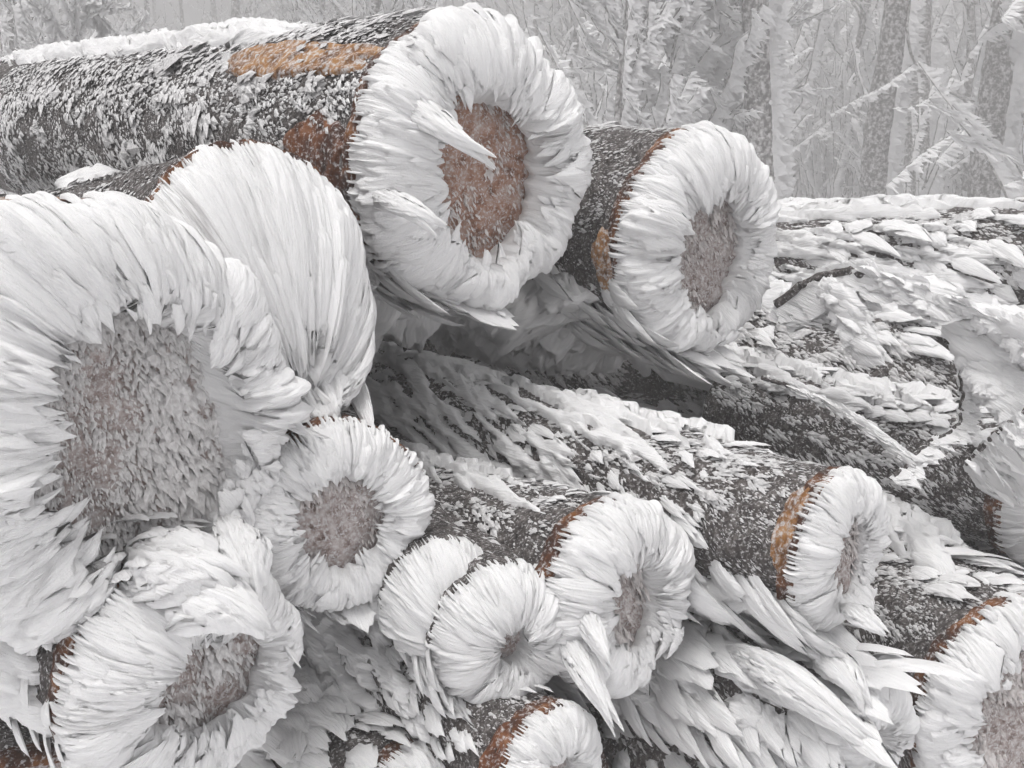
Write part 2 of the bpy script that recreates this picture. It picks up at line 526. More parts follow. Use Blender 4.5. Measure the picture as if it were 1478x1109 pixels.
        vary = fbm(np.stack([np.cos(t) * 7, np.sin(t) * 7, zz * 14], -1), lg.seed + 71, 2)
        ln = flake_size * R.uniform(.010, .026, n) * (0.35 + 4.5 * np.clip(vary - .25, 0, 1) ** 1.6 + 0.35 * topness) * (1 + 0.5 * (R.random(n) > 0.94)) * (0.55 + 0.45 * sstep(0.02, 0.35, zz))
        sw = vnoise(np.stack([np.cos(t) * 3, np.sin(t) * 3, zz * 9], -1), lg.seed + 51) - 0.5
        d = GROW[None] + 0.16 * R.normal(size=(n, 3)) + lg.ephi(t) * (sw * 0.9)[:, None]
        d = d - nor * (d * nor).sum(1)[:, None]
        fv, ff = flakes(p, nor, d, ln, 1.15 * ln * R.uniform(.16, .34, n), R, lift=R.uniform(.02, .22, n))
        mesh_obj('frost_scales', fv, ff, M['flake'], root, kind='stuff', smooth=False, origin=B)
    # --- the rime collar that has grown forward from the rim
    if collar:
        hf = hole_fn(hole)
        Lf = hole_fn(reach)
        sh = r * (shift[0] * lg.rt + shift[1] * lg.up)
        def ctrl(th, hk=1.0, lk=1.0, start=1.0, out=1.0):
            e = lg.e(th)
            n1 = vnoise(np.stack([np.cos(th) * 2.6, np.sin(th) * 2.6, 0 * th + lg.seed], -1), lg.seed + 60)
            n2 = vnoise(np.stack([np.cos(th) * 4.2, np.sin(th) * 4.2, 0 * th + lg.seed], -1), lg.seed + 61)
            L = (r * Lf(th) * lk * (0.62 + 0.76 * n1))[:, None]
            h = (r * hf(th) * hk * (0.78 + 0.44 * n2))[:, None]
            out = out * (0.3 + 1.5 * n2)
            rim = (lg.rad(th, np.zeros_like(th)) * start)[:, None]
            f = (r * flare * out * np.ones_like(th))[:, None]
            p0 = lg.c + e * rim - lg.a * 0.012
            p1 = lg.c + e * (rim + f) + lg.a * L * 0.75 + sh * 0.15
            p2 = lg.c + e * (h + 0.45 * (rim - h)) + lg.a * L * 1.25 + sh * 0.8
            p3 = lg.c + e * h + lg.a * L * 0.72 + sh
            return np.stack([p0, p1, p2, p3], 1)
        nth, nr_ = 360, 30
        th = np.linspace(0, 2 * np.pi, nth, endpoint=False)
        t1 = np.linspace(0.0, 1, nr_)
        T2 = np.repeat(t1[None], nth, 0)
        TH2 = np.repeat(th[:, None], nr_, 1)
        def pn(k, kt, sd, oc=2):                             # noise that closes round the ring, stretched along the fibres
            sw = TH2 + 0.22 * T2 * (vnoise(np.stack([np.cos(TH2) * 2, np.sin(TH2) * 2, T2], -1), lg.seed + sd + 3) - .5)
            return fbm(np.stack([np.cos(sw) * k, np.sin(sw) * k, T2 * kt + lg.seed], -1), lg.seed + sd, oc)
        kk = (r / .2) ** .6
        lobes, bund, fib = pn(2.6, 1.0, 40), pn(8 * kk, 1.3, 41), pn(30 * kk, 2.6, 42)
        bz = ctrl(th, 1.0, 1.0, 0.955, 0.9)
        endk = 1 - 0.20 * sstep(.35, .7, bund[:, -1]) - 0.16 * np.abs(fib[:, -1] - .5) * 2
        tt = T2 * endk[:, None]
        cpt, tan = bez(bz, tt)
        tan = nrm(tan)
        nor = nrm(np.cross(lg.ephi(th)[:, None, :], tan))
        lap = ((T2 * 2.2 + 2.5 * bund + 1.2 * lobes) % 1.0)   # feathers lapping one over the next
        disp = (lobes - 0.5) * 0.34 + (bund - 0.5) * 0.17 + (fib - 0.5) * 0.075 + 0.045 * (1 - lap) ** 0.5
        cpt = cpt + nor * (disp * r * (0.15 + 0.85 * sstep(0, .3, T2)))[..., None]
        st = bund
        # inner wall back down to the cut face
        rows = []
        tip = cpt[:, -1]
        e = lg.e(th)
        for k, (f1, f2) in enumerate([(0.7, 1.03), (0.35, 1.12), (0.0, 1.25)]):
            hh = (r * hf(th) * f2)[:, None]
            rows.append(lg.c + e * hh * (0.9 + 0.2 * st[:, k][:, None]) + lg.a * ((r * Lf(th) * 0.6 * f1)[:, None] + 0.004) + sh * f1)
        allv = np.concatenate([cpt.transpose(1, 0, 2), np.stack(rows)], 0)
        nrow = allv.shape[0]
        uvb = np.stack([np.repeat(th[None] * r, nrow, 0), np.repeat(np.linspace(0, 1.4 * r, nrow)[:, None], nth, 1)], -1)
        cobj = mesh_obj('rime_collar', allv.reshape(-1, 3), grid_faces(nrow, nth, True, flip=True), M['rime'], root, uv=uvb.reshape(-1, 2), origin=B)
        # fine fringe of short feathers right at the rim, dark gaps between their roots
        nf = int(110 + 260 * r)
        tf = (np.arange(nf) + R.uniform(-.4, .4, nf)) * 2 * np.pi / nf
        bz = ctrl(tf, 1.0, R.uniform(.75, 1.0, nf), R.uniform(0.97, 1.03, nf), R.uniform(0.3, 1.0, nf))
        ends = R.uniform(0.35, 0.6, nf)
        # cut the curve short: de Casteljau at 'ends'
        def cut(b, k):
            k = k[:, None]
            a01 = b[:, 0] * (1 - k) + b[:, 1] * k
            a12 = b[:, 1] * (1 - k) + b[:, 2] * k
            a23 = b[:, 2] * (1 - k) + b[:, 3] * k
            b1 = a01 * (1 - k) + a12 * k
            b2 = a12 * (1 - k) + a23 * k
            return np.stack([b[:, 0], a01, b1, b1 * (1 - k) + b2 * k], 1)
        cb = cut(bz, ends)
        dip = nrm(np.cross(lg.ephi(tf), cb[:, 3] - cb[:, 2]))
        cb[:, 2] -= dip * 0.004
        cb[:, 3] -= dip * 0.026
        V, F, UV = plume_batch(cb, lg.ephi(tf), 2 * np.pi * r / nf * R.uniform(1.0, 2.0, nf), 0.010 * R.uniform(.7, 1.4, nf), R, nt=7, ns=5, root=0.22, rag=0.25, point=0.6)
        fv, ff, fu = join_batch(V, F, UV)
        mesh_obj('rime_fringe', fv, ff, M['rime'], cobj, uv=fu, kind='stuff', origin=B)
        # the big feathers, lapping over each other and curling in over the cut face
        tp = (np.arange(nplume) + R.uniform(-.38, .38, nplume)) * 2 * np.pi / nplume
        bz = ctrl(tp, R.uniform(.78, 1.08, nplume), R.uniform(.82, 1.04, nplume), R.uniform(0.96, 1.01, nplume), R.uniform(0.5, 1.0, nplume))
        bz[:, 1:] += R.normal(size=(nplume, 1, 3)) * 0.02 * r
        sw = R.uniform(-0.12, 0.12, nplume)[:, None] * r * lg.ephi(tp)
        bz[:, 2] += sw * 0.6
        bz[:, 3] += sw
        wd = 2 * np.pi * r / nplume * R.uniform(1.3, 2.3, nplume) * pl_w
        V, F, UV = plume_batch(bz, lg.ephi(tp), wd, wd * R.uniform(.08, .17, nplume), R, nt=17, ns=23, root=0.42, rag=0.22, point=0.42, ridge=0.55, wob=.12)
        for k in range(nplume):
            mesh_obj('rime_plume', V[k], F, M['rime'], cobj, uv=UV[k], origin=B)
        # slender streak feathers lying over the big ones
        nm = int(60 + 220 * r)
        tm = R.random(nm) * 2 * np.pi
        bz = ctrl(tm, R.uniform(.8, 1.1, nm), R.uniform(.90, 1.04, nm), 1.01, R.uniform(0.5, 1.1, nm))
        k1 = R.uniform(0.88, 1.0, nm)
        k0 = R.uniform(0.0, 0.35, nm)
        bz = cut(bz, k1)
        bz = cut(bz[:, ::-1], 1 - k0 / k1)[:, ::-1]
        sw = R.uniform(-0.08, 0.08, nm)[:, None] * r * lg.ephi(tm)
        bz[:, 3] += sw
        V, F, UV = plume_batch(bz, lg.ephi(tm), 0.024 * (r / .2) ** .5 * R.uniform(.6, 1.7, nm), 0.007 * R.uniform(.6, 1.4, nm), R, nt=10, ns=7, root=0.2, rag=0.3, point=0.7, ridge=.6)
        fv, ff, fu = join_batch(V, F, UV)
        mesh_obj('rime_fringe', fv, ff, M['rime'], cobj, uv=fu, kind='stuff', origin=B)
        # small inner feathers where the collar runs out over the cut face
        ni = int(60 + 200 * r)
        ti = R.random(ni) * 2 * np.pi
        bz = ctrl(ti, R.uniform(.72, 1.0, ni), R.uniform(.7, 1.0, ni), 0.95, 0.5)
        bz2 = bz[:, ::-1].copy()
        k0 = R.uniform(0.25, 0.5, ni)
        piece = cut(bz2, k0)[:, ::-1]                        # last stretch of the curve
        V, F, UV = plume_batch(piece, lg.ephi(ti), 0.018 * (r / .2) * R.uniform(.6, 1.5, ni), 0.005 * R.uniform(.7, 1.4, ni), R, nt=7, ns=7, root=0.6, rag=0.4, point=0.6)
        fv, ff, fu = join_batch(V, F, UV)
        mesh_obj('rime_fringe', fv, ff, M['rime'], cobj, uv=fu, kind='stuff', origin=B)
    # --- feathers along the trunk: (theta0, theta1, z0, z1, count, length, width, outward, down)
    for (t0, t1, z0, z1, n, ln, wd, outw, down) in tplumes:
        t = np.radians(R.uniform(t0, t1, n))
        zz = R.uniform(z0, z1, n)
        zz = np.maximum(zz, 0.02)
        see = (lg.e(t) * nrm(CAM[None] - lg.pt(t, zz))).sum(1) > -0.55
        t, zz = t[see], zz[see]
        n = len(t)
        p = lg.pt(t, zz)
        nor = lg.e(t)
        g = nrm(GROW[None] + 0.15 * R.normal(size=(n, 3)) + np.array([0, 0, -down])[None])
        tanv = g - nor * (g * nor).sum(1)[:, None]
        tanv = nrm(tanv)
        l = (ln * (.45 + 1.05 * R.random(n) ** 1.7))[:, None]
        p0 = p - nor * 0.01
        p1 = p + (tanv * 0.35 + nor * outw * 0.5) * l
        p2 = p + (tanv * 0.70 + nor * outw * 0.9) * l
        p3 = p + (tanv * 1.0 + nor * outw * 0.75) * l
        sd = np.cross(tanv, nor)
        w = wd * R.uniform(.6, 1.4, n)
        V, F, UV = plume_batch(np.stack([p0, p1, p2, p3], 1), sd, w, w * R.uniform(.10, .20, n), R, nt=8, ns=10, root=0.6, rag=0.42, point=0.5, ridge=0.8, wob=.5)
        # the feathers' outer side must face away from the trunk
        big = l[:, 0] > 0.07
        for k in np.nonzero(big)[0][:150]:
            mesh_obj('rime_plume', V[k], F, M['rime'], root, uv=UV[k], origin=B)
        rest = np.setdiff1d(np.arange(n), np.nonzero(big)[0][:150])
        if len(rest):
            fv, ff, fu = join_batch(V[rest], F, UV[rest])
            mesh_obj('rime_feathers', fv, ff, M['rime'], root, uv=fu, kind='stuff', origin=B)
    # --- single large feathers given by hand: four photo points with depth, width and thickness in metres
    for (pts, w, tk) in extra:
        pts = [(pts[0][0], pts[0][1], pts[0][2] + 0.07)] + list(pts[1:])          # rooted inside the rime behind it
        bz = np.array([P(*q) for q in pts])[None]
        mid = bz[0].mean(0)
        tan = nrm(bz[0, 3] - bz[0, 0])
        view = nrm(CAM - mid)
        sd = nrm(np.cross(tan, nrm(view * 0.7 + np.array([-.2, 0, .6]))))[None]
        for rep in range(3):
            j = R.normal(size=(1, 4, 3)) * 0.010 * np.array([.3, .6, 1, 1.3])[None, :, None]
            k = 1.0 if rep == 0 else R.uniform(.6, .9)
            V, F, UV = plume_batch(bz + (0 if rep == 0 else 1) * j, sd, w * k, tk, R, nt=26, ns=31, root=0.25, rag=0.16, point=0.75, ridge=0.45)
            mesh_obj('rime_plume', V[0], F, M['rime'], root, uv=UV[0], origin=B)
    return root

# ---- top log
A = Log('A', 668, 230, 2.30, 192, 42, 0, 3.4, 0.86, 1)
build_log(A, 'large top log with long orange stripped streak and torn brown bark near its end',
          hole=[(0, .50), (45, .46), (90, .44), (135, .58), (180, .50), (225, .56), (270, .66), (315, .58)],
          reach=[(0, .36), (90, .36), (180, .34), (270, .30)], nplume=30,
          crusts=[(195, 305, .0, 1.4, .19), (62, 118, .30, 2.7, .035)],
          patches=[(122, 146, 0.02, .66, 'wood'), (160, 198, .03, .24, 'rot'), (200, 222, .02, .10, 'rot')],
          tplumes=[(70, 122, .3, 2.6, 160, .08, .026, .14, 0), (215, 290, .0, .75, 46, .28, .09, .28, .15), (200, 290, .0, .8, 130, .16, .05, .22, .1), (143, 158, .03, .5, 130, .05, .010, .08, .3)],
          flake_n=16000, flake_size=1.9, face='face_red', bare=.36, face_n=1500,
          extra=[([(545, 128, 2.18), (600, 150, 2.08), (670, 205, 2.02), (728, 252, 2.0)], .085, .022),
                 ([(520, 282, 2.12), (560, 285, 2.05), (610, 310, 2.0), (655, 345, 1.98)], .07, .02)])

# ---- right top log
C = Log('C', 1000, 347, 2.60, 148, 38, 0, 2.6, 0.9, 2)
build_log(C, 'log with orange torn bark patch behind its round rime collar, right of the top log',
          hole=[(0, .46), (60, .46), (90, .46), (180, .46), (230, .68), (270, .70), (320, .5)],
          reach=[(0, .36), (90, .36), (180, .36), (270, .30)], nplume=32,
          patches=[(172, 205, 0.01, .075, 'wood')], face_n=1300, crusts=[(202, 300, .04, 1.5, .15)],
          tplumes=[(195, 285, .03, 1.0, 160, .19, .06, .24, .0), (205, 285, .05, 1.1, 50, .26, .09, .26, .1), (225, 285, .0, .3, 60, .20, .055, .34, .3)],
          flake_n=8000, bare=.40)

# ---- large left log
I = Log('I', 112, 600, 1.62, 298, 44, 0, 2.2, 0.92, 3)
build_log(I, 'largest log, with broad grey frosted cut face and orange wood along its upper edge',
          hole=[(0, .52), (60, .50), (95, .56), (140, .54), (180, .50), (230, .66), (270, .86), (310, .74)],
          reach=[(0, .32), (90, .38), (180, .40), (270, .28)], nplume=36, flake_n=2500,
          patches=[(80, 130, .0, .16, 'wood')], face_n=5500, shift=(.30, -.08), crust='greycrust', grain=1.25)

# ---- second left log behind it
J = Log('J', 372, 378, 1.90, 165, 40, -8, 2.2, 0.92, 4)
build_log(J, 'log with dark bare bark spot and closed rime collar, squeezed under the top log',
          hole=[(0, .10)], reach=[(0, .5), (270, .6)], nplume=26, flake_n=3500, shift=(.10, -1.25), bare=.55,
          tplumes=[(230, 320, 0, .3, 70, .2, .06, .4, .6)])

# ---- bottom left log
K = Log('K', 255, 968, 1.70, 170, 44, 0, 2.2, 0.92, 5)
build_log(K, 'log with bare brown rim strip and dark pitted face below the largest log',
          hole=[(0, .62), (90, .28), (180, .45), (270, .5)], reach=[(0, .38), (90, .5), (270, .32)], nplume=32, flake_n=2500, shift=(.12, .0),
          tplumes=[(60, 120, 0, .2, 34, .14, .05, .4, .2), (130, 200, .04, .5, 50, .12, .05, .3, .2)], crust='greycrust', crusts=[(120, 200, .03, .6, .04)],
          extra=[([(205, 850, 1.66), (235, 815, 1.60), (300, 800, 1.57), (372, 858, 1.57)], .20, .055),
                 ([(240, 900, 1.64), (280, 860, 1.58), (340, 850, 1.56), (400, 930, 1.56)], .17, .05),
                 ([(330, 770, 1.68), (345, 790, 1.63), (365, 820, 1.61), (372, 870, 1.60)], .12, .04)])

# ---- small log left of middle
F_ = Log('F', 482, 742, 1.90, 138, 26, 0, 2.0, 0.9, 6)
build_log(F_, 'small round log with even rime ring and thin dark rim beside the largest log',
          hole=[(0, .44), (90, .44), (180, .48), (270, .52)], reach=[(0, .28), (180, .30)], nplume=34, flake_n=3000, flare=.05, shift=(.04, -.02),
          tplumes=[(190, 280, .0, .6, 100, .16, .05, .2, .1)], crusts=[(195, 300, .02, .8, .04)])

# ---- lower right log with bright orange edge
D = Log('D', 1205, 790, 2.02, 112, 45, 0, 2.4, 1.0, 7)
build_log(D, 'log with bright orange stripped edge and small oval brown face',
          hole=[(0, .40), (90, .46), (180, .40), (270, .6)], reach=[(0, .28), (90, .28), (270, .28)], nplume=30,
          patches=[(120, 186, .005, .045, 'wood')], crusts=[(205, 290, .03, .7, .04), (40, 235, .20, 1.7, .015), (45, 122, .14, .80, .020)],
          tplumes=[(60, 150, .20, 1.3, 120, .10, .024, .14, 0), (150, 215, .20, 1.3, 120, .11, .024, .16, .1), (195, 280, .04, .55, 80, .22, .06, .25, .2)],
          flake_n=9000, flake_size=1.0, bare=.4,
          extra=[([(1215, 880, 1.96), (1240, 885, 1.90), (1262, 900, 1.87), (1288, 925, 1.85)], .06, .015)])

# ---- middle lower log
E = Log('E', 882, 858, 2.00, 130, 42, -5, 2.2, 0.85, 8)
build_log(E, 'log with red-brown bark edge and long pointed rime beak hanging from its collar',
          hole=[(0, .36), (90, .40), (180, .38), (270, .62)], reach=[(0, .42), (90, .40), (270, .36)], nplume=30,
          patches=[(130, 215, .0, .035, 'rim')], crusts=[(55, 115, .08, 1.3, .016)], flake_n=9000, face_n=600,
          tplumes=[(60, 110, .1, 1.2, 90, .06, .022, .18, 0)], bare=.42,
          extra=[([(800, 890, 1.93), (830, 940, 1.86), (870, 990, 1.82), (900, 1082, 1.80)], .085, .022),
                 ([(815, 850, 1.93), (850, 890, 1.86), (880, 940, 1.83), (888, 985, 1.82)], .06, .018)])

# ---- low middle log
G = Log('G', 722, 912, 1.92, 104, 20, 0, 1.6, 0.9, 9)
build_log(G, 'log with nearly closed rime collar and tiny grey face under the small round log',
          hole=[(0, .2), (180, .22), (270, .3)], reach=[(0, .5), (90, .5), (270, .45)], nplume=26, flake_n=800, crusts=[(100, 300, .02, 1.0, .04)],
          tplumes=[(180, 290, .0, .9, 200, .17, .055, .18, .1)],
          rim_m='bark')
G2 = Log('G2', 636, 858, 1.96, 84, 20, 0, 1.2, 0.9, 22)
build_log(G2, 'thin log capped by a closed rime lobe just behind the tiny grey face',
          hole=[(0, .06)], reach=[(0, .7), (270, .8)], nplume=20, flake_n=800, shift=(.25, -.6), face_n=0,
          crusts=[(100, 300, .02, .6, .03)], rim_m='bark')

# ---- bottom log
H = Log('H', 790, 1108, 1.86, 88, 42, 0, 1.8, 0.95, 10)
build_log(H, 'log with reddish torn bark at its end under the pointed rime beak',
          hole=[(0, .3)], reach=[(0, .4)], nplume=28, flake_n=4000, patches=[(120, 200, .0, .05, 'rot')], crusts=[(60, 200, .10, 1.2, .02)],
          tplumes=[(60, 200, .12, 1.2, 160, .10, .032, .18, 0)])

# ---- bottom right log
L_ = Log('L', 1470, 1025, 2.20, 172, 18, 0, 2.4, 0.95, 11)
build_log(L_, 'log with wide pinkish brown frosted face and dark bark, below the orange edged log',
          hole=[(0, .76), (90, .68), (135, .74), (180, .74), (270, .90)], reach=[(0, .22), (90, .26), (180, .22)], nplume=38, flake_n=9000, face_n=2600, bare=.4,
          tplumes=[(70, 120, .05, 1.2, 120, .12, .04, .2, 0)], crusts=[(60, 112, .10, 1.2, .028)])

# ---- right edge log
Mm = Log('M', 1490, 705, 2.55, 98, 42, 0, 0.85, 0.95, 12)
build_log(Mm, 'log with bare brown bark band behind a collar of long rime feathers',
          hole=[(0, .3)], reach=[(0, .5)], nplume=26, flake_n=4000, bare=.42, tplumes=[(60, 130, .1, 1.2, 100, .12, .04, .2, 0)], crusts=[(55, 135, .10, 1.3, .025)])

# ---- upper right logs
N1 = Log('N1', 1660, 392, 3.0, 112, 62, -5, 2.8, 0.8, 13)
build_log(N1, 'long log heaped with rime feathers at the foot of the foggy trees',
          hole=[(0, .3)], reach=[(0, .4)], nplume=24, flake_n=9000, flake_size=1.2,
          tplumes=[(112, 200, .2, 2.2, 130, .20, .06, .16, 0.1)], crusts=[(60, 122, .2, 2.4, .024), (120, 200, .2, 2.2, .026)], collar=False)
N2 = Log('N2', 1560, 590, 3.0, 140, 62, 0, 2.4, 0.9, 14)
build_log(N2, 'dark log laced with frost scales under the rime covered branches',
          hole=[(0, .4)], reach=[(0, .4)], nplume=24, flake_n=14000, flake_size=1.4, bare=.45,
          tplumes=[(190, 270, .2, 1.6, 90, .13, .045, .18, 0.0), (60, 140, .2, 1.7, 90, .16, .05, .2, 0)], crusts=[(60, 125, .2, 1.8, .035), (195, 280, .1, 1.9, .032)], collar=False)
O_ = Log('O', 1235, 1060, 2.05, 105, 45, 0, 1.8, 0.95, 15)
build_log(O_, 'log smothered in drooping rime beaks under the orange edged log',
          hole=[(0, .25)], reach=[(0, .45)], nplume=22, flake_n=3000,
          tplumes=[(60, 270, .0, .8, 240, .19, .06, .26, .1)], crusts=[(80, 280, .02, .8, .022)],
          extra=[([(1050, 945, 2.05), (1110, 960, 1.96), (1180, 1010, 1.9), (1300, 1110, 1.84)], .10, .03),
                 ([(1170, 940, 2.0), (1200, 950, 1.93), (1230, 990, 1.9), (1258, 1042, 1.88)], .09, .025)])
Pp = Log('P', 1150, 960, 2.45, 90, 45, 0, 1.8, 0.95, 16)
build_log(Pp, 'dark shadowed log lying behind the log with the pointed rime beak', flake_n=3000, bare=.45, collar=False)
# ---- logs at the foot of the pile
Q1 = Log('Q1', 40, 1245, 1.95, 170, 44, 0, 2.0, 0.95, 17)
build_log(Q1, 'dark bottom log half hidden under the log with the bare brown rim strip', hole=[(0, .4)], reach=[(0, .3)], flake_n=3500, bare=.5, collar=False)
Q2 = Log('Q2', 780, 1215, 2.10, 150, 44, 0, 2.0, 0.95, 18)
build_log(Q2, 'rime covered bottom log under the reddish torn log', flake_n=2500, collar=False, face_n=0,
          tplumes=[(60, 220, .1, 1.2, 150, .16, .05, .2, 0)])
Q3 = Log('Q3', 1190, 1195, 2.2, 165, 44, 0, 2.0, 0.95, 19)
build_log(Q3, 'rime covered bottom log under the drooping rime beaks', flake_n=2500, collar=False, face_n=0,
          tplumes=[(60, 220, .1, 1.2, 120, .16, .05, .2, 0)])
Q5 = Log('Q5', 590, 1195, 1.98, 125, 42, 0, 1.9, 0.95, 21)
build_log(Q5, 'rime covered bottom log between the reddish torn log and the dark pitted face', hole=[(0, .3)], reach=[(0, .4)], nplume=24, flake_n=2500,
          crusts=[(60, 230, .05, 1.2, .03)], tplumes=[(60, 240, .0, 1.2, 200, .16, .05, .2, 0)])
Q4 = Log('Q4', 1560, 870, 2.75, 120, 44, 0, 2.0, 0.95, 20)
build_log(Q4, 'rime covered log wedged between the pinkish faced log and the bare brown band', flake_n=2500, collar=False, face_n=0,
          tplumes=[(60, 220, .1, 1.2, 120, .16, .05, .2, 0)])

# ------------------------------------------------------------------ branches on the right
def tube(pts, r0, r1, sides=7, n=24, wob=0.0, rng=None):
    pts = np.asarray(pts, float)
    # Catmull-Rom
    k = len(pts)
    ext = np.concatenate([[2 * pts[0] - pts[1]], pts, [2 * pts[-1] - pts[-2]]])
    u = np.linspace(0, k - 1 - 1e-6, n)
    i = np.floor(u).astype(int)
    f = (u - i)[:, None]
    a, b, c, d = ext[i], ext[i + 1], ext[i + 2], ext[i + 3]
    c_ = 0.5 * ((2 * b) + (-a + c) * f + (2 * a - 5 * b + 4 * c - d) * f**2 + (-a + 3 * b - 3 * c + d) * f**3)
    if wob and rng is not None:
        c_ = c_ + rng.normal(size=c_.shape) * wob
    tan = nrm(np.gradient(c_, axis=0))
    ref = np.where(np.abs(tan[:, 2:3]) > 0.9, np.array([[1.0, 0, 0]]), np.array([[0, 0, 1.0]]))
    s = nrm(np.cross(tan, ref))
    t = np.cross(s, tan)
    an = np.linspace(0, 2 * np.pi, sides, endpoint=False)
    rad = np.linspace(r0, r1, n)[:, None, None]
    v = c_[:, None] + rad * (np.cos(an)[None, :, None] * s[:, None] + np.sin(an)[None, :, None] * t[:, None])
    return c_, tan, v.reshape(-1, 3), grid_faces(n, sides, True)

def fins(cp, tan, per, length, width, rng, grow=GROW, droop=0.0, nt=6, ns=7, jit=0.25, lenf=None):
    """rime growing to windward in a ragged sheet along a branch"""
    n = len(cp) * per
    u = rng.uniform(0, len(cp) - 1.001, n)
    i = u.astype(int)
    f = (u - i)[:, None]
    p = cp[i] * (1 - f) + cp[i + 1] * f
    t = tan[i]
    g = nrm(grow[None] + jit * rng.normal(size=(n, 3)) + np.array([0, 0, -droop]))
    l = (length * (.35 + 1.0 * rng.random(n) ** 1.6))[:, None]
    if lenf is not None:
        l = l * lenf[i][:, None]
    t = nrm(t - g * (t * g).sum(1)[:, None] + 1e-4)
    bzr = np.stack([p - g * 0.004, p + g * l * .35, p + g * l * .7 + t * l * .05, p + g * l + t * l * rng.uniform(-.15, .15, (n, 1))], 1)
    return plume_batch(bzr, t, width * rng.uniform(.6, 1.4, n), width * rng.uniform(.12, .3, n), rng, nt=nt, ns=ns, root=0.6, rag=0.35, point=0.5, ridge=0.3)

def rime_branch(pix, r0, r1, per, length, width, label, seed, droop=0.0, grow=GROW):
    R = np.random.default_rng(seed)
    pts = [P(*q) for q in pix]
    cp, tan, v, f = tube(pts, r0, r1, n=40, wob=0.002, rng=R)
    root = thing('frosted_branch', pts[0], label, 'branch', 'frosted branches lying on the pile')
    mesh_obj('stem', v, f, M['bark'], root, origin=pts[0])
    V, F, UV = fins(cp, tan, per, length, width, R, droop=droop, nt=9, ns=11, grow=grow, jit=.06)
    nbig = 60
    for k in range(min(nbig, len(V))):
        mesh_obj('rime_plume', V[k], F, M['rime'], root, uv=UV[k], origin=pts[0])
    if len(V) > nbig:
        fv, ff, fu = join_batch(V[nbig:], F, UV[nbig:])
        mesh_obj('rime_feathers', fv, ff, M['rime'], root, uv=fu, kind='stuff', origin=pts[0])

rime_branch([(1120, 440, 2.7), (1180, 402, 2.6), (1250, 395, 2.5), (1330, 425, 2.4), (1410, 450, 2.3), (1500, 510, 2.2)], .012, .010, 4, .15, .075,
            'thick rime laden branch arching over the dark frost laced log', 101)
rime_branch([(1320, 425, 2.42), (1365, 450, 2.4), (1400, 520, 2.36), (1440, 570, 2.3), (1500, 640, 2.25)], .008, .005, 5, .18, .085,
            'thin dark branch edged with broad white rime sheets below the arching branch', 102)
rime_branch([(1185, 410, 2.55), (1210, 450, 2.52), (1228, 495, 2.5)], .006, .004, 3, .10, .06,
            'short hanging twig with a wide white rime blade under the arching branch', 103)
rime_branch([(1100, 545, 2.6), (1170, 570, 2.5), (1240, 610, 2.42), (1300, 655, 2.35)], .006, .004, 4, .06, .024,
            'thin twig with short rime feathers slanting below the dark frost laced log', 104)
rime_branch([(1290, 690, 2.32), (1340, 640, 2.36), (1385, 610, 2.4), (1388, 530, 2.45)], .005, .004, 4, .05, .03,
            'crooked twig bending upward beside the bare brown bark band', 105)
rime_branch([(1395, 670, 2.3), (1440, 625, 2.2), (1500, 580, 2.15)], .006, .006, 6, .12, .06,
            'dark edged branch with a fan of long rime feathers above the bare brown bark band', 106, droop=.4)

# ------------------------------------------------------------------ foggy frosted trees behind
def lump_sets(sets):
    o, vv, ff, uu = 0, [], [], []
    for a_, b_, c_ in sets:
        vv.append(a_); ff.append(b_ + o); uu.append(c_); o += len(a_)
    return np.concatenate(vv), np.concatenate(ff), np.concatenate(uu)

